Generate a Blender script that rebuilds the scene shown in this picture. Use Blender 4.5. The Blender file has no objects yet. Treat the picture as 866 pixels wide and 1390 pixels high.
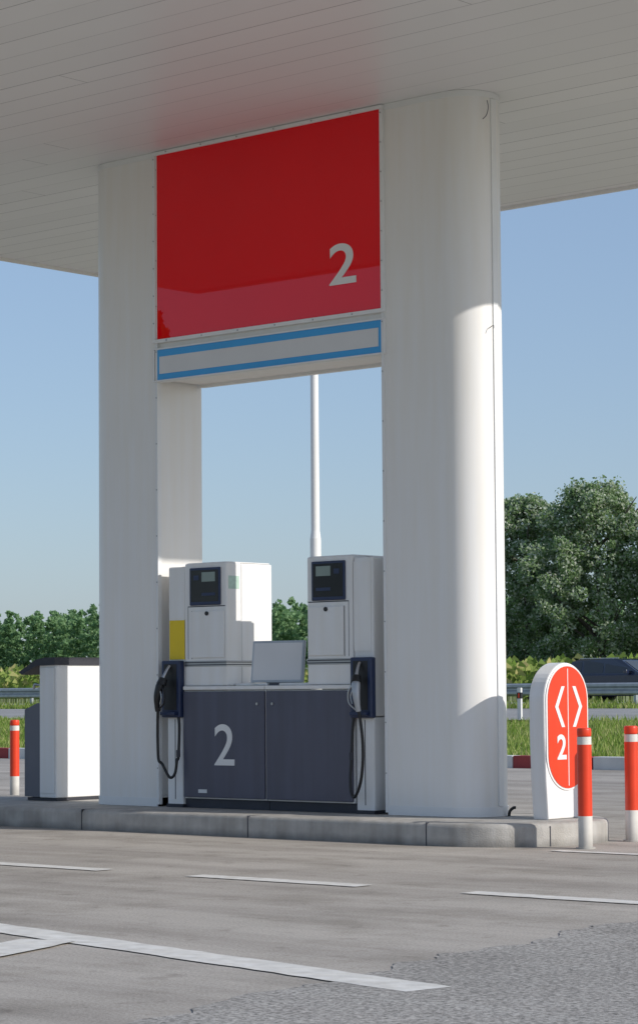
import bpy, bmesh, math, random
import numpy as np
from mathutils import Matrix, Vector
random.seed(3); rng=np.random.default_rng(5)
scn=bpy.context.scene
scn.view_settings.view_transform='Standard'; scn.view_settings.look='None'
scn.view_settings.exposure=0; scn.view_settings.gamma=1

# ---------------------------------------------------------------- materials
def mat(name,col,rough=0.5,metal=0.0,var=0.08,scale=3.0,bump=0.0,bscale=60,coat=0.0,spec=0.5,dirt=0.0,crough=.03,grime=0.0):
    m=bpy.data.materials.new(name); m.use_nodes=True
    nt=m.node_tree; N=nt.nodes; L=nt.links
    b=N['Principled BSDF']
    b.inputs['Roughness'].default_value=rough
    b.inputs['Metallic'].default_value=metal
    b.inputs['Coat Weight'].default_value=coat
    b.inputs['Coat Roughness'].default_value=crough
    b.inputs['Specular IOR Level'].default_value=spec
    tc=N.new('ShaderNodeTexCoord')
    n=N.new('ShaderNodeTexNoise'); n.inputs['Scale'].default_value=scale; n.inputs['Detail'].default_value=6
    L.new(tc.outputs['Object'],n.inputs['Vector'])
    r=N.new('ShaderNodeValToRGB')
    r.color_ramp.elements[0].position=0.3; r.color_ramp.elements[1].position=0.7
    lo=[max(0,c*(1-var)) for c in col]; hi=[min(1,c*(1+var)) for c in col]
    r.color_ramp.elements[0].color=(*lo,1); r.color_ramp.elements[1].color=(*hi,1)
    L.new(n.outputs['Fac'],r.inputs['Fac'])
    out=r.outputs['Color']
    def mulc(a,bb):
        mx=N.new('ShaderNodeMix'); mx.data_type='RGBA'; mx.blend_type='MULTIPLY'; mx.inputs['Factor'].default_value=1
        L.new(a,mx.inputs['A']); L.new(bb,mx.inputs['B']); return mx.outputs['Result']
    if dirt>0:
        mp=N.new('ShaderNodeMapping'); mp.inputs['Scale'].default_value=(6,6,0.5)
        L.new(tc.outputs['Object'],mp.inputs['Vector'])
        n2=N.new('ShaderNodeTexNoise'); n2.inputs['Scale'].default_value=2.0; n2.inputs['Detail'].default_value=8
        L.new(mp.outputs[0],n2.inputs['Vector'])
        r2=N.new('ShaderNodeValToRGB'); r2.color_ramp.elements[0].position=0.35; r2.color_ramp.elements[1].position=0.75
        d=1-dirt
        r2.color_ramp.elements[0].color=(d,d*0.98,d*0.94,1); r2.color_ramp.elements[1].color=(1,1,1,1)
        L.new(n2.outputs['Fac'],r2.inputs['Fac']); out=mulc(out,r2.outputs['Color'])
    if grime>0:
        sp=N.new('ShaderNodeSeparateXYZ'); L.new(tc.outputs['Object'],sp.inputs[0])
        ng=N.new('ShaderNodeTexNoise'); ng.inputs['Scale'].default_value=7; ng.inputs['Detail'].default_value=6; L.new(tc.outputs['Object'],ng.inputs['Vector'])
        a=N.new('ShaderNodeMath'); a.operation='MULTIPLY_ADD'; L.new(ng.outputs['Fac'],a.inputs[0]); a.inputs[1].default_value=-grime*1.4; L.new(sp.outputs['Z'],a.inputs[2])
        r3=N.new('ShaderNodeMapRange'); L.new(a.outputs[0],r3.inputs['Value']); r3.inputs['From Min'].default_value=-grime*.6; r3.inputs['From Max'].default_value=grime*.6
        r3.inputs['To Min'].default_value=0.62; r3.inputs['To Max'].default_value=1.0
        cb=N.new('ShaderNodeCombineColor')
        for q in range(3): L.new(r3.outputs[0],cb.inputs[q])
        out=mulc(out,cb.outputs[0])
    L.new(out,b.inputs['Base Color'])
    if bump>0:
        n3=N.new('ShaderNodeTexNoise'); n3.inputs['Scale'].default_value=bscale; n3.inputs['Detail'].default_value=4
        L.new(tc.outputs['Object'],n3.inputs['Vector'])
        bp=N.new('ShaderNodeBump'); bp.inputs['Strength'].default_value=bump; bp.inputs['Distance'].default_value=0.01
        L.new(n3.outputs['Fac'],bp.inputs['Height']); L.new(bp.outputs[0],b.inputs['Normal'])
    return m

M_white=mat('white_paint',(0.82,0.81,0.795),0.4,var=0.015,scale=1.2,dirt=0.03)
M_white2=mat('white_enamel',(0.82,0.82,0.82),0.28,var=0.02,dirt=0.05)
M_trim=mat('trim_paint',(0.78,0.78,0.77),0.35,var=0.03)
M_red=mat('red_panel',(0.88,0.003,0.010),0.5,var=0.03,scale=0.8,coat=0.9,spec=0.0,crough=0.0)
M_blue=mat('blue_film',(0.05,0.36,0.75),0.3,var=0.03)
M_greyfilm=mat('grey_film',(0.68,0.68,0.68),0.4,var=0.03)
M_num=mat('number_vinyl',(0.78,0.77,0.75),0.4,var=0.02)
M_slate=mat('slate_cabinet',(0.095,0.10,0.145),0.35,var=0.06,scale=2,dirt=0.15)
M_navy=mat('navy_plastic',(0.018,0.032,0.085),0.35,var=0.1)
M_black=mat('black_rubber',(0.012,0.012,0.013),0.45,var=0.2)
M_dark=mat('dark_plinth',(0.03,0.032,0.045),0.5,var=0.15)
M_metal=mat('steel',(0.45,0.45,0.45),0.35,metal=0.9,var=0.1)
M_galv=mat('galvanised_steel',(0.42,0.44,0.46),0.45,metal=0.5,var=0.15,scale=4)
M_screen=mat('display_glass',(0.02,0.022,0.028),0.1,var=0.1)
M_lcd=mat('lcd',(0.24,0.30,0.27),0.3,var=0.1)
M_yellow=mat('yellow_label',(0.80,0.58,0.01),0.4,var=0.05)
M_sticker=mat('green_sticker',(0.45,0.60,0.50),0.4,var=0.1,scale=30)
M_orange=mat('orange_red_paint',(0.80,0.055,0.015),0.35,var=0.06,scale=8,dirt=0.1)
M_bollwhite=mat('bollard_white',(0.74,0.72,0.68),0.4,var=0.05,scale=8,dirt=0.15,grime=.12)
M_bin=mat('bin_grey',(0.13,0.135,0.16),0.45,var=0.06)
M_bin_lid=mat('bin_lid',(0.03,0.03,0.038),0.55,var=0.06)
M_line=mat('road_marking_paint',(0.72,0.70,0.66),0.7,var=0.12,scale=9,bump=0.2,dirt=0.15)
M_kred=mat('kerb_red',(0.30,0.04,0.04),0.7,var=0.2)
M_kwhite=mat('kerb_white',(0.66,0.65,0.62),0.7,var=0.12)
M_carblue=mat('car_paint',(0.012,0.018,0.045),0.25,var=0.05,coat=0.8)
M_glass=mat('window_glass',(0.05,0.055,0.06),0.05,var=0.05)
M_bark=mat('bark',(0.12,0.10,0.08),0.9,var=0.3,scale=6,bump=0.5)
M_rubber=mat('tyre',(0.02,0.02,0.02),0.8)
M_kerb=mat('kerb_concrete',(0.44,0.42,0.39),0.8,var=0.18,scale=5,bump=0.4,bscale=90,dirt=0.2,grime=.05)

def ground_mat(name,c1,c2,dark,scale=0.35,spk=0.25,streaks=.8,gs=70):
    m=bpy.data.materials.new(name); m.use_nodes=True
    nt=m.node_tree; N=nt.nodes; L=nt.links; b=N['Principled BSDF']; b.inputs['Roughness'].default_value=0.85
    b.inputs['Specular IOR Level'].default_value=0.3
    tc=N.new('ShaderNodeTexCoord')
    def noise(sc,det=6,rough=0.55,mapping=None):
        n=N.new('ShaderNodeTexNoise'); n.inputs['Scale'].default_value=sc; n.inputs['Detail'].default_value=det; n.inputs['Roughness'].default_value=rough
        if mapping:
            mp=N.new('ShaderNodeMapping'); mp.inputs['Scale'].default_value=mapping
            L.new(tc.outputs['Object'],mp.inputs['Vector']); L.new(mp.outputs[0],n.inputs['Vector'])
        else: L.new(tc.outputs['Object'],n.inputs['Vector'])
        return n
    def ramp(src,p0,p1,a,bb):
        r=N.new('ShaderNodeValToRGB'); r.color_ramp.elements[0].position=p0; r.color_ramp.elements[1].position=p1
        r.color_ramp.elements[0].color=(*a,1); r.color_ramp.elements[1].color=(*bb,1); L.new(src,r.inputs['Fac']); return r.outputs['Color']
    def mul(a,bb,f=1):
        x=N.new('ShaderNodeMix'); x.data_type='RGBA'; x.blend_type='MULTIPLY'; x.inputs['Factor'].default_value=f
        L.new(a,x.inputs['A']); L.new(bb,x.inputs['B']); return x.outputs['Result']
    base=ramp(noise(scale).outputs['Fac'],0.3,0.7,c1,c2)
    stains=ramp(noise(1.1,8,0.65).outputs['Fac'],0.34,0.52,dark,(1,1,1))
    s=streaks
    streak=ramp(noise(1.0,7,0.65,(0.22,2.0,1)).outputs['Fac'],0.32,0.6,(s,s*.985,s*.97),(1.05,1.05,1.04))
    spots=ramp(noise(4.3,6,0.65).outputs['Fac'],0.30,0.42,(0.74,0.73,0.72),(1,1,1))
    drops=ramp(noise(13,2,0.5).outputs['Fac'],0.22,0.27,(0.66,0.65,0.64),(1,1,1))
    grain=ramp(noise(gs,3,0.8).outputs['Fac'],0.3,0.7,(1-spk,)*3,(1+spk,)*3)
    c=mul(mul(mul(mul(mul(base,stains),streak),spots),grain),drops)
    L.new(c,b.inputs['Base Color'])
    bp=N.new('ShaderNodeBump'); bp.inputs['Strength'].default_value=0.35; bp.inputs['Distance'].default_value=0.01
    L.new(noise(90,4,0.7).outputs['Fac'],bp.inputs['Height']); L.new(bp.outputs[0],b.inputs['Normal'])
    return m
M_apron=ground_mat('forecourt_concrete',(0.34,0.31,0.275),(0.45,0.41,0.365),(0.78,0.77,0.75),spk=.3,streaks=.76)
M_patch=ground_mat('asphalt_patch',(0.27,0.255,0.235),(0.35,0.33,0.305),(0.85,0.85,0.85),spk=0.75,streaks=.95,gs=45)
M_road=ground_mat('road_asphalt',(0.28,0.275,0.27),(0.34,0.335,0.325),(0.9,0.9,0.9))
def earth_mat():
    m=bpy.data.materials.new('grass_ground'); m.use_nodes=True
    nt=m.node_tree; N=nt.nodes; L=nt.links; b=N['Principled BSDF']; b.inputs['Roughness'].default_value=0.95
    tc=N.new('ShaderNodeTexCoord')
    n=N.new('ShaderNodeTexNoise'); n.inputs['Scale'].default_value=0.35; n.inputs['Detail'].default_value=10; n.inputs['Roughness'].default_value=0.7
    L.new(tc.outputs['Object'],n.inputs['Vector'])
    r=N.new('ShaderNodeValToRGB'); e=r.color_ramp.elements
    e[0].position=0.3; e[0].color=(0.12,0.18,0.04,1); e[1].position=0.7; e[1].color=(0.32,0.31,0.13,1)
    L.new(n.outputs['Fac'],r.inputs['Fac']); L.new(r.outputs['Color'],b.inputs['Base Color'])
    return m
M_earth=earth_mat()

def leaf_mat(name,cols,rough=0.6,trans=0.25):
    m=bpy.data.materials.new(name); m.use_nodes=True
    nt=m.node_tree; N=nt.nodes; L=nt.links; b=N['Principled BSDF']; b.inputs['Roughness'].default_value=rough
    b.inputs['Specular IOR Level'].default_value=0.3
    g=N.new('ShaderNodeNewGeometry')
    r=N.new('ShaderNodeValToRGB'); r.color_ramp.interpolation='LINEAR'
    els=r.color_ramp.elements
    while len(els)<len(cols): els.new(0.5)
    for i,(p,c) in enumerate(cols):
        els[i].position=p; els[i].color=(*c,1)
    L.new(g.outputs['Random Per Island'],r.inputs['Fac'])
    L.new(r.outputs['Color'],b.inputs['Base Color'])
    tr=N.new('ShaderNodeBsdfTranslucent'); L.new(r.outputs['Color'],tr.inputs['Color'])
    mx=N.new('ShaderNodeMixShader'); mx.inputs[0].default_value=trans
    L.new(b.outputs[0],mx.inputs[1]); L.new(tr.outputs[0],mx.inputs[2])
    L.new(mx.outputs[0],N['Material Output'].inputs['Surface'])
    return m
M_poplar=leaf_mat('poplar_leaves',[(0.0,(0.13,0.23,0.08)),(0.45,(0.24,0.35,0.15)),(0.7,(0.42,0.50,0.32)),(1.0,(0.76,0.78,0.68))],trans=.5)
M_forest=leaf_mat('forest_leaves',[(0.0,(0.17,0.31,0.14)),(0.6,(0.25,0.41,0.19)),(1.0,(0.36,0.50,0.26))],trans=.5)  # leaf colours lightened to stand in for distance haze
M_far=leaf_mat('reflection_tree_leaves',[(0.0,(0.05,0.10,0.03)),(1.0,(0.10,0.16,0.05))],trans=.3)  # leaves of the out-of-view trees added for the sign reflection
M_grass=leaf_mat('grass_blades',[(0.0,(0.15,0.25,0.035)),(0.6,(0.25,0.35,0.07)),(1.0,(0.48,0.46,0.20))],trans=.4)
M_corn=leaf_mat('corn_leaves',[(0.0,(0.15,0.25,0.04)),(0.6,(0.28,0.37,0.09)),(1.0,(0.58,0.50,0.22))],trans=.4)

def ceiling_mat():
    m=bpy.data.materials.new('ceiling_planks'); m.use_nodes=True
    nt=m.node_tree; N=nt.nodes; L=nt.links; b=N['Principled BSDF']; b.inputs['Roughness'].default_value=0.4
    tc=N.new('ShaderNodeTexCoord'); sp=N.new('ShaderNodeSeparateXYZ'); L.new(tc.outputs['Object'],sp.inputs[0])
    def mth(op,a,bv=None):
        x=N.new('ShaderNodeMath'); x.operation=op
        if isinstance(a,float): x.inputs[0].default_value=a
        else: L.new(a,x.inputs[0])
        if bv is not None:
            if isinstance(bv,float): x.inputs[1].default_value=bv
            else: L.new(bv,x.inputs[1])
        return x.outputs[0]
    yy=mth('DIVIDE',sp.outputs['Y'],0.3)
    fl=mth('FLOOR',yy); fr=mth('FRACT',yy)
    g1=mth('LESS_THAN',fr,0.032)
    wn=N.new('ShaderNodeTexWhiteNoise'); wn.noise_dimensions='1D'; L.new(fl,wn.inputs['W'])
    off=mth('MULTIPLY',wn.outputs['Value'],14.0)
    xx=mth('DIVIDE',mth('ADD',sp.outputs['X'],off),14.0)
    g2=mth('LESS_THAN',mth('FRACT',xx),0.0006)
    g1=mth('MULTIPLY',g1,mth('ADD',mth('MULTIPLY',wn.outputs['Value'],0.9),0.25))
    g=mth('MAXIMUM',g1,g2)
    v=mth('ADD',mth('MULTIPLY',wn.outputs['Value'],0.035),0.79)
    n=N.new('ShaderNodeTexNoise'); n.inputs['Scale'].default_value=0.5; n.inputs['Detail'].default_value=5; L.new(tc.outputs['Object'],n.inputs['Vector'])
    v=mth('MULTIPLY',v,mth('ADD',mth('MULTIPLY',n.outputs['Fac'],0.10),0.95))
    v=mth('MULTIPLY',v,mth('SUBTRACT',1.0,mth('MULTIPLY',g,0.55)))
    cb=N.new('ShaderNodeCombineColor'); L.new(v,cb.inputs[0]); L.new(mth('MULTIPLY',v,0.985),cb.inputs[1]); L.new(mth('MULTIPLY',v,0.96),cb.inputs[2])
    L.new(cb.outputs[0],b.inputs['Base Color'])
    return m
M_ceil=ceiling_mat()

# ---------------------------------------------------------------- helpers
def root(name,loc=(0,0,0)):
    o=bpy.data.objects.new(name,None); o.location=loc; o.empty_display_size=0.3
    scn.collection.objects.link(o); return o
def adopt(o,p):
    if p is not None:
        o.parent=p; o.matrix_parent_inverse=Matrix.Translation(-Vector(p.location))
def autosmooth(o,deg=30):
    for p in o.data.polygons: p.use_smooth=True
    o.data.set_sharp_from_angle(angle=math.radians(deg))
def mesh_obj(name,verts,faces,m,parent=None,smooth=False):
    me=bpy.data.meshes.new(name); me.from_pydata([tuple(v) for v in verts],[],faces); me.update()
    o=bpy.data.objects.new(name,me); scn.collection.objects.link(o)
    if m: me.materials.append(m)
    if smooth: autosmooth(o,40)
    adopt(o,parent); return o
def bm_obj(name,bm,m,parent=None,smooth=False):
    bmesh.ops.recalc_face_normals(bm,faces=bm.faces)
    me=bpy.data.meshes.new(name); bm.to_mesh(me); bm.free()
    o=bpy.data.objects.new(name,me); scn.collection.objects.link(o)
    if m: me.materials.append(m)
    if smooth: autosmooth(o,35)
    adopt(o,parent); return o
def box(name,x0,x1,y0,y1,z0,z1,m,parent=None,bev=0.0,seg=2,rot=None):
    bm=bmesh.new(); bmesh.ops.create_cube(bm,size=1)
    for v in bm.verts:
        v.co=Vector((x0+(v.co.x+.5)*(x1-x0),y0+(v.co.y+.5)*(y1-y0),z0+(v.co.z+.5)*(z1-z0)))
    if bev>0: bmesh.ops.bevel(bm,geom=list(bm.edges),offset=bev,segments=seg,affect='EDGES',profile=0.5)
    return bm_obj(name,bm,m,parent)
def prism(name,pts,axis,a0,a1,m,parent=None,bev=0,smooth=False):
    bm=bmesh.new()
    def mk(p,a):
        if axis=='x': return (a,p[0],p[1])
        if axis=='y': return (p[0],a,p[1])
        return (p[0],p[1],a)
    A=[bm.verts.new(mk(p,a0)) for p in pts]; B=[bm.verts.new(mk(p,a1)) for p in pts]
    bm.faces.new(A); bm.faces.new(B[::-1])
    n=len(pts)
    for i in range(n): bm.faces.new((A[i],B[i],B[(i+1)%n],A[(i+1)%n]))
    bmesh.ops.recalc_face_normals(bm,faces=bm.faces)
    if bev>0:
        ed=[e for e in bm.edges if len(e.link_faces)==2 and any(len(f.verts)>4 for f in e.link_faces)]
        bmesh.ops.bevel(bm,geom=ed,offset=bev,segments=2,affect='EDGES',profile=0.5)
    o=bm_obj(name,bm,m,parent)
    if smooth: autosmooth(o,25)
    return o
def tube(name,pts,rad,m,parent=None,seg=10,smoothpath=True):
    P=[Vector(p) for p in pts]
    R=[rad]*len(P) if not hasattr(rad,'__len__') else list(rad)
    if smoothpath and len(P)>2:
        Q=[];RR=[]
        for i in range(len(P)-1):
            p0=P[max(i-1,0)];p1=P[i];p2=P[i+1];p3=P[min(i+2,len(P)-1)]
            for k in range(6):
                t=k/6
                Q.append(0.5*((2*p1)+(-p0+p2)*t+(2*p0-5*p1+4*p2-p3)*t*t+(-p0+3*p1-3*p2+p3)*t**3))
                RR.append(R[i]*(1-t)+R[i+1]*t)
        Q.append(P[-1]);RR.append(R[-1]);P=Q;R=RR
    verts=[];faces=[]
    up=Vector((0.13,1,0.21)).normalized(); prev=None
    for i,p in enumerate(P):
        d=(P[min(i+1,len(P)-1)]-P[max(i-1,0)]).normalized()
        if prev is None: a=d.cross(up).normalized()
        else: a=(prev-d*prev.dot(d)).normalized()
        prev=a; b=d.cross(a)
        for k in range(seg):
            an=2*math.pi*k/seg
            verts.append(p+(a*math.cos(an)+b*math.sin(an))*R[i])
    for i in range(len(P)-1):
        for k in range(seg):
            faces.append((i*seg+k,i*seg+(k+1)%seg,(i+1)*seg+(k+1)%seg,(i+1)*seg+k))
    faces.append(tuple(range(seg))[::-1]); faces.append(tuple((len(P)-1)*seg+k for k in range(seg)))
    o=mesh_obj(name,verts,faces,m,parent)
    bm=bmesh.new(); bm.from_mesh(o.data); bmesh.ops.recalc_face_normals(bm,faces=bm.faces); bm.to_mesh(o.data); bm.free()
    autosmooth(o,65); return o
def cyl(name,c,r,h,m,parent=None,seg=32,axis='z',r2=None,bev=0):
    bm=bmesh.new(); bmesh.ops.create_cone(bm,cap_ends=True,segments=seg,radius1=r,radius2=r if r2 is None else r2,depth=h)
    if bev: bmesh.ops.bevel(bm,geom=[e for e in bm.edges if any(len(f.verts)>4 for f in e.link_faces)],offset=bev,segments=3,affect='EDGES',profile=0.5)
    if axis=='x': bmesh.ops.rotate(bm,verts=bm.verts,matrix=Matrix.Rotation(math.pi/2,3,'Y'))
    if axis=='y': bmesh.ops.rotate(bm,verts=bm.verts,matrix=Matrix.Rotation(math.pi/2,3,'X'))
    bmesh.ops.translate(bm,verts=bm.verts,vec=Vector(c)+ (Vector((0,0,h/2)) if axis=='z' else Vector()))
    o=bm_obj(name,bm,m,parent); autosmooth(o,46); return o
def text(name,s,loc,height,m,parent,facing='y',width=None,bold=0.0):
    cu=bpy.data.curves.new(name,'FONT'); cu.body=s; cu.extrude=0.002; cu.offset=bold; cu.size=1
    t=bpy.data.objects.new('tmp',cu); scn.collection.objects.link(t)
    dg=bpy.context.evaluated_depsgraph_get(); me=bpy.data.meshes.new_from_object(t.evaluated_get(dg))
    bpy.data.objects.remove(t)
    xs=[v.co.x for v in me.vertices]; ys=[v.co.y for v in me.vertices]
    w=max(xs)-min(xs); h=max(ys)-min(ys); k=height/h; kx=k if width is None else width/w
    for v in me.vertices:
        x=(v.co.x-min(xs))*kx; y=(v.co.y-min(ys))*k; z=v.co.z
        if facing=='y': v.co=Vector((loc[0]+x,loc[1]-z,loc[2]+y))
        else: v.co=Vector((loc[0]+z,loc[1]+x,loc[2]+y))
    me.name=name; me.materials.clear(); me.materials.append(m)
    o=bpy.data.objects.new(name,me); scn.collection.objects.link(o); adopt(o,parent); return o

# ---------------------------------------------------------------- terrain & roads
def strip(name,prof,x0,x1,m,parent=None,nx=1):
    V=[];Fc=[]
    xs=[x0+(x1-x0)*i/nx for i in range(nx+1)]
    for (y,z) in prof:
        for x in xs: V.append((x,y,z))
    k=nx+1
    for j in range(len(prof)-1):
        for i in range(nx): Fc.append((j*k+i,j*k+i+1,(j+1)*k+i+1,(j+1)*k+i))
    return mesh_obj(name,V,Fc,m,parent)
strip('ground',[(-900,-.05),(-60,-.05),(-30,-.02),(13.8,-.02),(14.0,.08),(26,.44),(26.3,.46),(47,.46),(47.3,.47),(51,.52),(62,.52),(66,.45),(200,.4),(3000,0)],-2500,2500,M_earth,nx=1)
strip('forecourt_pavement',[(-30,0.0),(13.62,0.0)],-60,45,M_apron)
strip('road',[(26,.49),(47,.50)],-600,500,M_road)
strip('highway',[(51,.58),(62,.58)],-900,900,M_road)
strip('road_edge_line',[(26.5,.495),(26.65,.495)],-300,200,M_line)
strip('highway_edge_line',[(51.4,.585),(51.6,.585)],-400,300,M_line)
rm=root('forecourt_marking',(4,-3.8,0))
def line(name,a,b,w,z=0.005,parent=rm):
    a=Vector(a);b=Vector(b); d=(b-a).normalized(); n=Vector((-d.y,d.x))*w/2
    k=max(2,int((b-a).length/0.12)); V=[];Fc=[]
    for i in range(k+1):
        p=a+(b-a)*i/k; j1=random.uniform(-.008,.008); j2=random.uniform(-.008,.008)
        q=p+n*(1+j1/w*2); r=p-n*(1+j2/w*2)
        V+= [(q.x,q.y,z),(r.x,r.y,z)]
    for i in range(k): Fc.append((2*i,2*i+1,2*i+3,2*i+2))
    return mesh_obj(name,V,Fc,M_line,parent)
i=0
for (a,b) in [(-4.5,-3.1),(-2.3,-.9),(-.15,1.1),(1.93,3.33),(4.12,5.52),(6.29,7.65),(8.5,9.9),(10.7,12.1)]:
    line('dash_%d'%i,(a,-3.83),(b,-3.83),.17); i+=1
line('kerb_side_line',(4.62,-.66),(6.6,-.66),.12)
line('lane_edge_line',(2.2,-6.15),(8.9,-7.48),.24)
line('lane_branch_line',(6.35,-7.12),(6.95,-9.0),.30,z=0.009)
def ragged(name,pts,z,m,amp=0.05):
    out=[]
    for i in range(len(pts)):
        a=Vector(pts[i]);b=Vector(pts[(i+1)%len(pts)]); k=max(1,int((b-a).length/0.05))
        d=(b-a).normalized(); n=Vector((-d.y,d.x))
        for j in range(k):
            out.append(a+(b-a)*j/k+n*random.uniform(-amp,amp)*0.6+n*(0.05*math.sin(j*0.25+i)+.03*math.sin(j*.83)))
    bm=bmesh.new(); vs=[bm.verts.new((p.x,p.y,z)) for p in out]; f=bm.faces.new(vs)
    bmesh.ops.triangulate(bm,faces=[f]); return bm_obj(name,bm,m)
ragged('asphalt_repair_patch',[(8.75,-9.6),(8.25,-6.55),(7.93,-4.5),(8.4,-1.5),(10.6,-1.5),(10.7,-9.6)],0.004,M_patch,.035)

kr=root('painted_kerb',(-8,13.75,0))
i=0
x=-6.3-2.05*26
while x<20:
    box('kerb_block_red_%d'%i,x,x+1.39,13.62,13.85,-.02,.18,M_kred,kr,bev=.012)
    box('kerb_block_white_%d'%i,x+1.4,x+2.04,13.62,13.85,-.02,.18,M_kwhite,kr,bev=.012)
    x+=2.05;i+=1

def blades(name,xr,yr,n,m,hmin,hmax,zf,w=.012):
    X=rng.uniform(*xr,n);Y=rng.uniform(*yr,n)
    dens=np.sin(X*1.3+Y*.7)+np.sin(X*.45-Y*1.9)+rng.normal(0,.8,n)
    H=rng.uniform(hmin,hmax,n)*(1+.25*np.clip(dens,-1,2)); Z=np.array([zf(a) for a in Y])
    A=rng.uniform(0,math.pi,n); W=w*rng.uniform(.7,1.6,n)
    lx=rng.normal(0,.35,n)*H; ly=rng.normal(0,.35,n)*H
    V=np.zeros((n,3,3)); V[:,0]=np.c_[X-W*np.cos(A),Y-W*np.sin(A),Z]; V[:,1]=np.c_[X+W*np.cos(A),Y+W*np.sin(A),Z]; V[:,2]=np.c_[X+lx,Y+ly,Z+H]
    me=bpy.data.meshes.new(name); me.vertices.add(3*n); me.vertices.foreach_set('co',V.ravel())
    me.loops.add(3*n); me.loops.foreach_set('vertex_index',np.arange(3*n)); me.polygons.add(n)
    me.polygons.foreach_set('loop_start',np.arange(n)*3); me.polygons.foreach_set('loop_total',np.full(n,3)); me.update(); me.validate()
    me.materials.append(m); o=bpy.data.objects.new(name,me); scn.collection.objects.link(o); return o
gz=lambda y: float(np.interp(y,[13.85,14,26],[.08,.08,.44]))
blades('roadside_grass',(-32,2),(13.95,26),90000,M_grass,.04,.15,gz,.015)
blades('verge_grass',(-75,-15),(47,50.8),30000,M_grass,.1,.3,lambda y:.47,.03)

def leaves(name,C,S,m,parent=None):
    n=len(C)
    a=rng.normal(size=(n,3)); a/=np.linalg.norm(a,axis=1)[:,None]
    b=rng.normal(size=(n,3)); b-=a*(a*b).sum(1)[:,None]; b/=np.linalg.norm(b,axis=1)[:,None]
    S=S[:,None]
    V=np.stack([C-a*S*.6,C+b*S*.38,C+a*S*.6,C-b*S*.38],1)
    me=bpy.data.meshes.new(name); me.vertices.add(4*n); me.vertices.foreach_set('co',V.ravel())
    me.loops.add(4*n); me.loops.foreach_set('vertex_index',np.arange(4*n)); me.polygons.add(n)
    me.polygons.foreach_set('loop_start',np.arange(n)*4); me.polygons.foreach_set('loop_total',np.full(n,4)); me.update(); me.validate()
    me.materials.append(m); o=bpy.data.objects.new(name,me); scn.collection.objects.link(o); adopt(o,parent); return o
def crown_points(base,h,rad,n_clump,per,low=0.06,inner=.25,crs=.32,tall=.9,lobes=None):
    out=[]
    for i in range(n_clump):
        t=rng.uniform(low,1)**tall
        prof=math.sin(math.pi*min(1,(t*0.85+0.12)))**0.6
        ang=rng.uniform(0,2*math.pi); rr=rad*prof*math.sqrt(rng.uniform(inner,1))
        # uneven outline: boughs push in and out with direction and height
        if lobes is not None: rr*=1+.22*math.sin(ang*3+t*9+lobes)+.12*math.sin(ang*5-t*17+lobes*2)
        c=np.array([base[0]+rr*math.cos(ang),base[1]+rr*math.sin(ang),base[2]+h*t*0.96])
        cr=rng.uniform(.3,.8)*rad*crs
        p=rng.normal(size=(per,3)); p/=np.linalg.norm(p,axis=1)[:,None]; p*=(rng.uniform(0.15,1,per)**.5)[:,None]*cr*np.array([1,1,.85])
        out.append(c+p)
    return np.concatenate(out)
def tree(name,base,h,rad,n_clump=620,per=100,leaf=.135,m=M_poplar,inner=.12,crs=.23,lobes=1.0):
    r=root(name,base); b=Vector(base)
    tube('trunk',[b,b+Vector((.1,.05,h*.3)),b+Vector((-.1,.1,h*.6)),b+Vector((0,0,h*.92))],[h*.022,h*.017,h*.01,h*.003],M_bark,r,seg=10)
    for k in range(12):
        z=h*rng.uniform(.12,.7); an=rng.uniform(0,6.28); l=rad*rng.uniform(.6,.9)
        s=b+Vector((0,0,z)); e=s+Vector((l*math.cos(an),l*math.sin(an),l*.8))
        tube('limb_%d'%k,[s,(s+e)/2+Vector((0,0,-.1)),e],[h*.008,h*.005,h*.002],M_bark,r,seg=6)
    P=crown_points(base,h,rad,n_clump,per,inner=inner,crs=crs,lobes=lobes); leaves('foliage',P,rng.uniform(.6,1.3,len(P))*leaf,m,r); return r
tree('poplar_tree',(-51.6,76,.42),9.7,3.1,lobes=.4)
tree('poplar_tree',(-46.9,75,.42),10.1,3.3,lobes=1.7)
tree('poplar_tree',(-43.0,77,.42),9.6,3.2,lobes=3.1)
tree('poplar_tree',(-39.2,76,.42),9.9,3.3,300,100,.17,lobes=4.4)
P=[]
for k in range(800):
    x=rng.uniform(-235,-60); y=150+rng.uniform(0,20); hh=(rng.uniform(7.6,9.3)+.35*math.sin(x*.07)+.25*math.sin(x*.31))*(1+ (y-150)*.003)
    P.append(crown_points((x,y,.3),hh,rng.uniform(.9,1.5),30,26,low=0.02,inner=.0,crs=.42,tall=.75,lobes=k))
P=np.concatenate(P); leaves('distant_trees',P,rng.uniform(.4,1.0,len(P))*.42,M_forest)
for (t,d,hh,rd) in [(-5.5,60,14.6,3.0),(4.6,62,15.6,3.2),(-.5,64,12.6,2.4),(11,66,12,3.5),(-12,58,11,3.5)]:  # unseen trees, added as silhouettes for the red sign's reflection
    tree('reflection_tree',(1.3-.656*d+.755*t,-.755*d-.656*t,-.05),hh,rd,90,70,.4,M_far,lobes=t)
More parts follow.
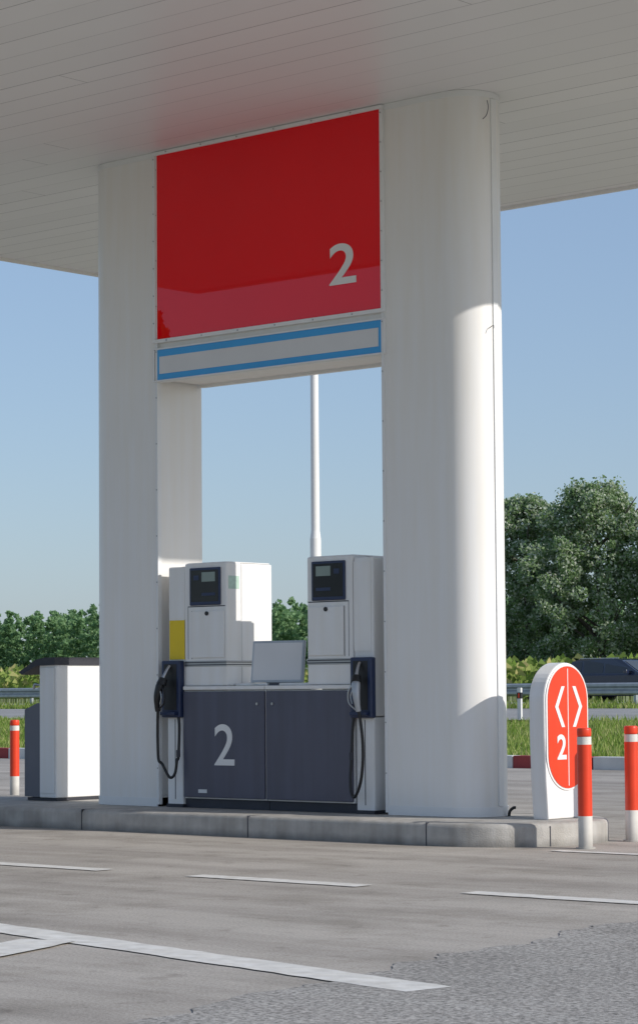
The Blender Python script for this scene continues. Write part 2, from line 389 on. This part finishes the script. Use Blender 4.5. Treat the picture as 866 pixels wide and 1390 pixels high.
def corn():
    V=[];Fc=[]
    for row in range(7):
        y=66+row*.8
        for x in np.arange(-84,-22,.28):
            xx=x+rng.uniform(-.08,.08); yy=y+rng.uniform(-.1,.1); h=rng.uniform(1.45,2.05)+.12*math.sin(x*.9)
            k=len(V); V+= [(xx-.02,yy,.4),(xx+.02,yy,.4),(xx,yy,.4+h)]; Fc.append((k,k+1,k+2))
            for l in range(6):
                an=rng.uniform(0,6.28); z=.4+h*rng.uniform(.25,.98); L_=rng.uniform(.3,.5)
                dx,dy=math.cos(an)*L_,math.sin(an)*L_
                k=len(V); V+=[(xx,yy,z-.05),(xx,yy,z+.03),(xx+dx*.6,yy+dy*.6,z+.22),(xx+dx,yy+dy,z+.02)]; Fc.append((k,k+1,k+2)); Fc.append((k,k+2,k+3))
    mesh_obj('corn_field',V,Fc,M_corn)
corn()

# ---------------------------------------------------------------- guardrail
gr=root('guardrail',(-30,49.3,.5))
prof=[(0,.98-.08),(-.05,.95),(-.05,1.02),(.02,1.08),(.02,1.12),(-.05,1.18),(-.05,1.25),(0,1.29)]
V=[];Fc=[]
for (dy,z) in prof:
    V+=[(-200,49.3+dy,z),(120,49.3+dy,z)]
for i in range(len(prof)-1): Fc.append((2*i,2*i+1,2*i+3,2*i+2))
mesh_obj('w_beam',V,Fc,M_galv,gr)
for k in range(80): box('post_%d'%k,-200+k*4,-199.9+k*4,49.33,49.43,.45,1.2,M_galv,gr)

def delineator(loc,h=.72):
    r=root('delineator_post',loc); x,y,z=loc
    box('body',x-.05,x+.05,y-.03,y+.03,z,z+h,M_kwhite,r,bev=.01)
    box('black_band',x-.053,x+.053,y-.033,y+.033,z+h*.68,z+h*.86,M_black,r)
    box('reflector',x-.02,x+.02,y-.037,y-.03,z+h*.7,z+h*.84,M_orange,r)
delineator((-16.0,27,.44))
delineator((-2,27,.44)); delineator((-30,27,.44))

def street_lamp(loc,h=9.0):
    r=root('street_lamp',loc); x,y,z=loc
    cyl('base_plate',(x,y,z),.16,.05,M_galv,r)
    cyl('lower_pole',(x,y,z+.05),.088,3.45,M_white,r)
    cyl('collar',(x,y,z+3.5),.085,.12,M_white,r,r2=.07)
    cyl('upper_pole',(x,y,z+3.62),.07,h-3.62,M_white,r,r2=.058)
    tube('arm',[(x,y,z+h-.1),(x+.1,y+.35,z+h+.15),(x+.15,y+.9,z+h+.25)],.035,M_white,r)
    bm=bmesh.new(); bmesh.ops.create_uvsphere(bm,u_segments=16,v_segments=8,radius=1)
    bmesh.ops.scale(bm,verts=bm.verts,vec=(.14,.34,.07)); bmesh.ops.translate(bm,verts=bm.verts,vec=(x+.17,y+1.1,z+h+.25)); bm_obj('lamp_head',bm,M_galv,r,True)
street_lamp((-10.74,14.4,.08))

# ---------------------------------------------------------------- car
def car(loc):
    r=root('passenger_car',loc); x,y,z=loc
    w=.88
    low=[(0,.32),(0.02,.62),(.10,.88),(.25,.95),(3.25,.95),(4.1,.82),(4.42,.66),(4.5,.45),(4.45,.25),(3.95,.22)]
    def arch(cx,rr=.36):
        return [(cx+rr*math.cos(a),.30+rr*math.sin(a)) for a in np.linspace(0,math.pi,9)]
    poly=low+arch(3.55)+[(3.1,.20),(1.35,.20)]+arch(.92)+[(.5,.22),(.06,.25)]
    prism('body',[(x+a,z+b) for a,b in poly],'y',y-w,y+w,M_carblue,r,bev=.04)
    cab=[(.16,.95),(.42,1.40),(.75,1.49),(2.1,1.50),(2.5,1.44),(3.3,.95)]
    bm=bmesh.new()
    def sec(yy): return [bm.verts.new((x+a,yy*(1-(.13 if b>1.2 else 0.02)*1)+y,z+b)) for a,b in cab]
    A=sec(-w+.03);B=sec(w-.03)
    bm.faces.new(A);bm.faces.new(B[::-1])
    for i in range(len(cab)): bm.faces.new((A[i],B[i],B[(i+1)%len(cab)],A[(i+1)%len(cab)]))
    bm_obj('cabin',bm,M_carblue,r)
    def win(name,pts):
        for s,t in ((-1,'near'),(1,'far')):
            V=[(x+a,y+s*((w-.03)*(1-(.13*(b-.95)/.45+.02*(1-(b-.95)/.45)))+.008),z+b) for a,b in pts]
            mesh_obj(name+'_'+t,V,[tuple(range(len(V)))],M_glass,r)
    win('rear_quarter_window',[(.38,1.0),(.52,1.36),(.85,1.41),(.85,1.0)])
    win('rear_door_window',[(.93,1.0),(.93,1.42),(1.75,1.43),(1.75,1.0)])
    win('front_door_window',[(1.83,1.0),(1.83,1.43),(2.4,1.38),(2.98,1.0)])
    mesh_obj('windscreen',[(x+3.27,y-.72,z+.985),(x+3.27,y+.72,z+.985),(x+2.56,y+.66,z+1.42),(x+2.56,y-.66,z+1.42)],[(0,1,2,3)],M_glass,r)
    mesh_obj('rear_window',[(x+.17,y-.7,z+1.0),(x+.17,y+.7,z+1.0),(x+.40,y+.64,z+1.38),(x+.40,y-.64,z+1.38)],[(0,1,2,3)],M_glass,r)
    for k,(cx,s) in enumerate([(.92,-1),(.92,1),(3.55,-1),(3.55,1)]):
        cyl('wheel_%d'%k,(x+cx,y+s*(w-.12),z+.31),.31,.2,M_rubber,r,axis='y',bev=.03)
        cyl('rim_%d'%k,(x+cx,y+s*(w-.01),z+.31),.2,.03,M_metal,r,axis='y')
    for s in (-1,1):
        box('headlamp',x+4.3,x+4.44,y+s*.66-.14,y+s*.66+.14,z+.6,z+.72,M_metal,r,bev=.02)
        box('tail_lamp',x-.01,x+.12,y+s*.72-.1,y+s*.72+.1,z+.7,z+.92,M_orange,r,bev=.02)
        box('mirror',x+2.75,x+2.9,y+s*.98-.09,y+s*.98+.09,z+.98,z+1.1,M_carblue,r,bev=.02)
    box('roof_rail',x+.7,x+2.3,y-.66,y-.62,z+1.5,z+1.53,M_metal,r)
    box('side_moulding',x+1.4,x+3.05,y-w-.012,y-w+.001,z+.5,z+.56,M_metal,r)
car((-34.9,56,.64))

# ---------------------------------------------------------------- island
def island():
    r=root('pump_island',(0,.28,0))
    cy=.20; x1=3.5; x0=-8.5
    def outline(ins):
        pts=[]
        for (cx,s,rng_) in ((x1,1,(-.5,.5)),(x0,-1,(.5,1.5))):
            for k in range(0,29):
                a=math.pi*(rng_[0]+k/28)
                ca,sa=math.cos(a),math.sin(a)
                hw=.91 if sa<0 else .72; e=.80 if sa<0 else 1.0
                pts.append((cx+s*(.88-ins)*abs(ca)**e,cy+(hw-ins)*math.copysign(abs(sa)**e,sa)))
        return pts
    bm=bmesh.new()
    rings=[(0.0,-.02),(0.0,.135),(.008,.158),(.03,.17),(.16,.172)]
    R=[[bm.verts.new((p[0],p[1],z)) for p in outline(i)] for i,z in rings]
    n=len(R[0])
    for a in range(len(R)-1):
        for k in range(n): bm.faces.new((R[a][k],R[a][(k+1)%n],R[a+1][(k+1)%n],R[a+1][k]))
    o=bm_obj('kerb_stones',bm,M_kerb,r,False); autosmooth(o,60)
    bm=bmesh.new(); vs=[bm.verts.new((p[0],p[1],.170)) for p in outline(.16)]; bm.faces.new(vs); bm_obj('island_slab',bm,M_kerb,r)
    for k,x in enumerate((-4.1,-2.2,-.2,1.7,3.50)):
        box('kerb_joint_%d'%k,x-.004,x+.004,-.7125,-.55,.0,.1725,M_dark,r)
    o=outline(-.002)
    for k,i in enumerate((10,20)):
        p=Vector(o[i]); c=Vector((x1,cy)); d=(p-c).normalized()*.14; t=Vector((-d.y,d.x)).normalized()*.004
        V=[(p.x-t.x,p.y-t.y,0),(p.x+t.x,p.y+t.y,0),(p.x+t.x,p.y+t.y,.15),(p.x-t.x,p.y-t.y,.15)]
        mesh_obj('kerb_end_joint_%d'%k,V,[(0,1,2,3)],M_dark,r)
island()

# ---------------------------------------------------------------- gate: columns + sign box
ZT=5.86
def column(name,sgn,xin):
    r=root(name,(xin+sgn*.4,.28,.17))
    rad=.28; fl=.61
    pts=[(xin,0.0),(xin+sgn*fl,0.0)]
    cx=xin+sgn*fl
    for k in range(1,40):
        a=-math.pi/2+math.pi*k/40
        pts.append((cx+sgn*rad*math.cos(a),.28+rad*math.sin(a)))
    pts+=[(cx,.56),(xin,.56)]
    def scaled(d):
        out=[]
        for (x,y) in pts:
            if sgn*(x-cx)>1e-6:
                v=Vector((x-cx,y-.28)); v=v*(1+d/rad); out.append((cx+v.x,.28+v.y)); continue
            out.append((x,y-d if y<.28 else y+d))
        return out
    prism('shaft',pts,'z',.17,ZT,M_white,r,smooth=True)
    prism('base_skirting',scaled(.008),'z',.172,.245,M_trim,r,smooth=True)
    prism('head_collar',scaled(.006),'z',ZT-.05,ZT-.002,M_trim,r,smooth=True)
    box('inner_trim',min(xin,xin-sgn*.022),max(xin,xin-sgn*.022),-.014,.03,.19,ZT-.01,M_trim,r)
    ex=cx+sgn*rad
    box('outer_trim',min(ex-.004*sgn,ex+.010*sgn),max(ex-.004*sgn,ex+.010*sgn),.255,.315,.25,ZT-.055,M_trim,r)
    for k in range(14):
        z=.5+k*.4
        cyl('trim_rivet_%d'%k,(xin-sgn*.011,-.016,z),.006,.006,M_metal,r,axis='y',seg=8)
    return r,ex
rL,_=column('canopy_column',-1,0.0)
rR,exR=column('canopy_column',1,2.56)
tube('cable_loop',[(exR+.012,.20,5.78),(exR+.03,.19,5.72),(exR+.02,.18,5.66),(exR-.01,.17,5.63)],.0035,M_bin,rR,seg=6)
tube('hook',[(exR-.01,.22,3.98),(exR+.04,.21,3.995),(exR+.05,.20,3.97)],.0035,M_bin,rR,seg=6)
tube('floor_conduit',[(exR+.02,.36,.17),(exR+.03,.36,.21),(exR+.05,.38,.235),(exR+.065,.39,.235)],.012,M_black,rR,seg=8)

sb=root('price_sign',(1.28,.28,3.84))
box('sign_box',.024,2.536,.01,.55,3.86,ZT-.002,M_white,sb)
box('underside_frame_front',.0245,2.5355,-.005,.05,3.835,3.86,M_trim,sb)
box('underside_frame_back',.0245,2.5355,.51,.565,3.835,3.86,M_trim,sb)
def frame(nm,x0,x1,z0,z1,w,y0,y1,m):
    box(nm+'_top',x0,x1,y0,y1,z1-w,z1,m,sb,bev=.003)
    box(nm+'_bottom',x0,x1,y0,y1,z0,z0+w,m,sb,bev=.003)
    box(nm+'_left',x0,x0+w,y0+.001,y1,z0+w,z1-w,m,sb,bev=.003)
    box(nm+'_right',x1-w,x1,y0+.001,y1,z0+w,z1-w,m,sb,bev=.003)
box('red_panel',.02,2.54,-.012,.01,4.20,5.84,M_red,sb)
frame('panel_frame',-.02,2.58,4.175,5.855,.032,-.03,.012,M_trim)
box('blue_border',.0,2.56,-.012,.01,3.85,4.12,M_blue,sb)
frame('strip_frame',-.02,2.58,3.838,4.130,.014,-.026,.012,M_trim)
box('grey_strip',.05,2.51,-.0165,-.011,3.905,4.055,M_greyfilm,sb)
k=0
for z in (4.190,5.839):
    for x in np.arange(.15,2.5,.42):
        cyl('rivet_%d'%k,(x,-.032,z),.007,.006,M_metal,sb,axis='y',seg=8); k+=1
for x in (-.003,2.563):
    for z in np.arange(4.35,5.8,.24):
        cyl('rivet_%d'%k,(x,-.032,z),.006,.006,M_metal,sb,axis='y',seg=8); k+=1
text('number_2','2',(2.00,-.015,4.45),.335,M_num,sb,width=.285,bold=.012)

# ---------------------------------------------------------------- canopy
cn=root('station_canopy',(1,-1,5.86))
X0,X1,Y0,Y1=-4.85,6.45,-5.6,4.02
box('ceiling',X0,X1,Y0,Y1,ZT,ZT+.06,M_ceil,cn)
for nm,a in (('fascia_front',(X0-.05,X1+.05,Y0-.05,Y0-.001)),('fascia_back',(X0-.05,X1+.05,Y1+.001,Y1+.05)),('fascia_left',(X0-.05,X0-.001,Y0,Y1)),('fascia_right',(X1+.001,X1+.05,Y0,Y1))):
    box(nm,*a,ZT-.03,ZT+.95,M_white,cn)
box('roof_deck',X0,X1,Y0,Y1,ZT+.7,ZT+.75,M_trim,cn)
for nm,a in (('red_band_front',(X0-.06,X1+.06,Y0-.058,Y0-.05)),('red_band_back',(X0-.06,X1+.06,Y1+.05,Y1+.058))):
    box(nm,*a,ZT+.25,ZT+.7,M_red,cn)

# ---------------------------------------------------------------- dispensers
def dispenser(mir):
    r=root('fuel_dispenser',(.78 if not mir else 1.75,.28,.17))
    MX=2.53
    def bx(name,x0,x1,y0,y1,z0,z1,m,bev=0.0,**k):
        if mir: x0,x1=MX-x1,MX-x0
        return box(name,x0,x1,y0,y1,z0,z1,m,r,bev=bev,**k)
    def tb(name,pts,rad,m,seg=10):
        if mir: pts=[(MX-p[0],p[1],p[2]) for p in pts]
        return tube(name,pts,rad,m,r,seg=seg)
    bx('plinth',.30,1.262,.03,.55,.172,.25,M_dark)
    bx('cabinet_core',.32,1.26,.0,.565,.25,1.165,M_white2,.006)
    bx('cabinet_door',.325,1.255,-.022,-.001,.262,1.155,M_slate,.006)
    bx('cabinet_end_panel',1.2601,1.2625,.02,.54,.27,1.15,M_slate)
    bx('counter_top',.33,1.262,-.03,.575,1.168,1.20,M_white2,.006)
    bx('counter_lid',.84,1.20,.08,.5,1.201,1.222,M_white2,.006)
    bx('pillar',.115,.3,.0,.5,.172,.94,M_white2,.012)
    bx('pillar_foot',.11,.302,-.008,.5,.172,.20,M_dark)
    bx('pillar_groove',.205,.212,-.002,.0,.24,.92,M_dark)
    bx('tower_side',.12,.325,.01,.575,.945,2.225,M_white2,.018,seg=3)
    bx('tower_head',.328,.812,.0,.19,1.202,2.245,M_white2,.012)
    bx('tower_rear',.330,.808,.194,.58,1.202,2.24,M_white2,.012)
    bx('tower_band',.3265,.8145,-.003,.45,1.365,1.415,M_metal,.002)
    bx('tower_band_line_low',.3262,.8149,-.0045,.45,1.376,1.384,M_dark)
    bx('tower_band_line_high',.3262,.8149,-.0045,.45,1.397,1.405,M_dark)
    bx('head_panel_gap',.366,.80,-.0015,.0,1.872,1.880,M_dark)
    bx('door_gap_left',.366,.370,-.0015,.0,1.43,1.872,M_dark)
    bx('door_gap_mid',.41,.414,-.0015,.0,1.43,1.84,M_dark)
    bx('door_panel',.418,.795,-.012,-.0016,1.44,1.835,M_white2,.004)
    bx('display_bezel',.395,.755,-.014,.0,1.885,2.205,M_navy,.008)
    bx('display_screen',.415,.735,-.0165,-.0141,1.915,2.185,M_screen,.001)
    bx('lcd_price',.545,.70,-.0185,-.0166,2.085,2.165,M_lcd)
    bx('lcd_rows',.545,.70,-.0185,-.0166,1.965,1.99,M_navy)
    bx('lcd_small',.45,.51,-.0185,-.0166,2.10,2.14,M_navy)
    kx=.60
    cyl('lock',((MX-kx) if mir else kx,-.016,1.815),.018,.012,M_black,r,axis='y',seg=16)
    if not mir:
        bx('yellow_label',.14,.318,.004,.0095,1.43,1.765,M_yellow)
        bx('safety_sticker',.8121,.8135,.03,.16,2.02,2.13,M_sticker)
    else:
        bx('white_label',.14,.318,.004,.0095,1.47,2.19,M_white2)
    bx('nozzle_boot',.095,.315,-.055,.009,.935,1.42,M_navy,.012)
    bx('boot_recess',.13,.28,-.0575,-.0551,1.0,1.39,M_black)
    bx('boot_lip',.12,.29,-.10,-.0555,.955,.985,M_navy,.006)
    tb('spout',[(.205,-.06,1.375),(.20,-.085,1.345),(.19,-.115,1.29),(.18,-.135,1.24)],[.013,.013,.014,.017],M_metal)
    tb('nozzle_body',[(.182,-.130,1.255),(.172,-.15,1.20),(.158,-.165,1.12),(.15,-.16,1.04),(.148,-.15,.99)],[.026,.038,.032,.024,.022],M_black if not mir else M_galv)
    tb('nozzle_cap',[(.19,-.12,1.27),(.18,-.14,1.215)],[.036,.046],M_black)
    tb('lever_guard',[(.20,-.155,1.20),(.235,-.165,1.15),(.235,-.165,1.06),(.165,-.16,1.0)],.008,M_metal if mir else M_black,seg=8)
    tb('lever',[(.19,-.165,1.17),(.21,-.17,1.11),(.195,-.17,1.05)],.006,M_metal,seg=6)
    zb=.30 if mir else .42
    tb('hose',[(.148,-.15,1.0),(.135,-.14,.90),(.125,-.13,.75),(.13,-.125,.58),(.165,-.115,zb+.12),(.235,-.10,zb+.01),(.285,-.085,zb+.04),(.302,-.075,zb+.16),(.302,-.06,.60),(.300,-.045,.84),(.285,-.04,.945)],.0125,M_black)
    tb('hose_clip',[(.302,-.06,.60),(.302,-.0605,.66)],.018,M_dark)
    bx('tower_top_cap',.335,.805,.02,.55,2.2405,2.25,M_white2,.003)
    if not mir:
        text('number_2','2',(.69,-.0235,.535),.345,M_num,r,width=.23,bold=.006)
        bx('cabinet_label',.50,.60,-.0245,-.0221,.30,.33,M_greyfilm)
    cyl('door_lock',((MX-1.18) if mir else 1.18,-.026,1.05),.012,.01,M_metal,r,axis='y',seg=12)
    return r
dispenser(False); dispenser(True)

ib=root('information_board',(1.29,.15,1.2))
c=Vector((1.29,.10,1.205))
Rm=Matrix.Rotation(math.radians(10),3,'Z')@Matrix.Rotation(math.radians(-7),3,'X')
def rb(name,x0,x1,y0,y1,z0,z1,m,bev=0):
    bm=bmesh.new(); bmesh.ops.create_cube(bm,size=1)
    for v in bm.verts: v.co=Vector((x0+(v.co.x+.5)*(x1-x0),y0+(v.co.y+.5)*(y1-y0),z0+(v.co.z+.5)*(z1-z0)))
    if bev: bmesh.ops.bevel(bm,geom=list(bm.edges),offset=bev,segments=2,affect='EDGES')
    bmesh.ops.rotate(bm,verts=bm.verts,matrix=Rm); bmesh.ops.translate(bm,verts=bm.verts,vec=c); return bm_obj(name,bm,m,ib)
rb('frame',-.255,.255,-.012,.018,.02,.37,M_galv,.005)
rb('sheet',-.235,.235,-.0145,-.0121,.04,.35,M_greyfilm)
rb('stand',-.12,.12,.019,.12,-.0,.06,M_bin,.005)

# ---------------------------------------------------------------- bin
wb=root('waste_bin',(-1.7,.5,.17))
box('body',-1.72,-1.50,.2,.86,.20,1.42,M_white2,wb,bev=.01)
box('foot',-1.90,-1.51,.22,.84,.172,.20,M_bin_lid,wb)
prism('side_container',[(-1.93,.205),(-1.721,.205),(-1.721,1.06),(-1.76,1.06),(-1.93,1.0)],'y',.21,.85,M_bin,wb)
prism('lid',[(-1.97,1.345),(-1.74,1.455),(-1.62,1.475),(-1.485,1.475),(-1.485,1.405),(-1.72,1.402),(-1.93,1.32)],'y',.17,.89,M_bin_lid,wb)
box('shelf',-1.85,-1.722,.30,.7,1.19,1.205,M_metal,wb)
tube('towel_holder',[(-1.73,.24,1.22),(-1.82,.24,1.23),(-1.84,.24,1.19)],.012,M_metal,wb)
box('front_panel',-1.705,-1.515,.192,.1995,.24,1.38,M_white2,wb,bev=.003)

# ---------------------------------------------------------------- bollards
def bollard(loc,h=.86,r_=.052):
    r=root('bollard',loc); x,y,z=loc
    cyl('base_flange',(x,y,z),.07,.012,M_bollwhite,r)
    cyl('white_foot',(x,y,z+.012),r_,h*.26,M_bollwhite,r)
    cyl('post_lower',(x,y,z+.012+h*.26),r_,h*.60,M_orange,r)
    cyl('white_band',(x,y,z+.012+h*.86),r_,h*.065,M_bollwhite,r)
    cyl('post_cap',(x,y,z+.012+h*.925),r_,h*.075,M_orange,r,bev=.012)
bollard((4.66,-.32,0)); bollard((4.47,.57,0),.86); bollard((-5.46,3.25,0),.84)

# ---------------------------------------------------------------- oval lane sign
ls=root('lane_number_sign',(3.98,.33,.17))
def stad(cy,hw,z0,z1,n=20):
    pts=[]
    for k in range(n+1):
        a=math.pi*k/n; pts.append((cy+hw*math.cos(a),z1-hw+hw*math.sin(a)))
    for k in range(n+1):
        a=math.pi+math.pi*k/n; pts.append((cy+hw*math.cos(a),z0+hw+hw*math.sin(a)))
    return pts
body=[]
cy=.335; hw=.287; zt=1.355
for k in range(25):
    a=math.pi*k/24; body.append((cy+hw*math.cos(a),zt-hw*1.02+hw*1.02*math.sin(a)))
body+=[(cy-hw,.8),(cy-hw*.95,.45),(cy-.25,.172),(cy+.135,.172),(cy+hw*.78,.45),(cy+hw,.75)]
prism('body',body,'x',3.90,4.045,M_white2,ls,bev=.012)
prism('white_ring',stad(cy,.274,.385,1.343),'x',4.045,4.053,M_white2,ls)
prism('red_oval',stad(cy,.256,.40,1.328),'x',4.053,4.058,M_orange,ls)
box('centre_line',4.058,4.0605,cy-.004,cy+.004,.42,1.31,M_num,ls)
def chev(y0,dirn,name):
    w=.042; h=.155; d=.085*dirn; zc=1.02
    pts=[(y0,zc),(y0+d,zc+h),(y0+d+w*dirn,zc+h),(y0+w*dirn,zc),(y0+d+w*dirn,zc-h),(y0+d,zc-h)]
    V=[(4.061,a,b) for a,b in pts]
    mesh_obj(name,V,[(0,1,2,3),(0,3,4,5)],M_num,ls)
chev(.165,1,'chevron_left'); chev(.52,-1,'chevron_right')
text('number_2','2',(4.0605,.185,.62),.19,M_num,ls,facing='x',width=.12,bold=.02)

# ---------------------------------------------------------------- light
sd=Vector((1,.25,.545)).normalized()
sl=bpy.data.lights.new('sun','SUN'); sl.energy=3.9; sl.angle=math.radians(.5); sl.color=(1,.955,.89)
so=bpy.data.objects.new('sun',sl); so.rotation_euler=sd.to_track_quat('Z','Y').to_euler(); so.location=(30,10,20); scn.collection.objects.link(so)
w=bpy.data.worlds.new('World'); scn.world=w; w.use_nodes=True
nt=w.node_tree; bg=nt.nodes['Background']; sk=nt.nodes.new('ShaderNodeTexSky'); sk.sky_type='NISHITA'; sk.sun_disc=False
sk.sun_elevation=math.asin(sd.z); sk.sun_rotation=math.pi/2-math.atan2(sd.y,sd.x)
sk.air_density=1.0; sk.dust_density=1.0; sk.ozone_density=3.0; sk.altitude=50
mx=nt.nodes.new('ShaderNodeMix'); mx.data_type='RGBA'; mx.inputs['Factor'].default_value=0.5
mx.inputs['B'].default_value=(2.0,2.65,3.85,1)     # constant blue-grey mixed in to even out the sky gradient
nt.links.new(sk.outputs[0],mx.inputs['A']); nt.links.new(mx.outputs['Result'],bg.inputs[0]); bg.inputs[1].default_value=0.15

# ---------------------------------------------------------------- camera
F=3300.0
cam=bpy.data.cameras.new('camera'); co=bpy.data.objects.new('camera',cam); scn.collection.objects.link(co)
Rc=Matrix.Rotation(math.radians(41),3,'Z')@Matrix.Rotation(math.radians(93.5),3,'X')@Matrix.Rotation(math.radians(-0.45),3,'Z')
co.matrix_world=Matrix.Translation((14.83,-14.93,1.17))@Rc.to_4x4()
cam.sensor_fit='VERTICAL'; cam.sensor_height=36; cam.lens=F/1390*36
cam.shift_y=(240-math.tan(math.radians(3.5))*F)/1390
cam.clip_start=.1; cam.clip_end=6000
scn.camera=co
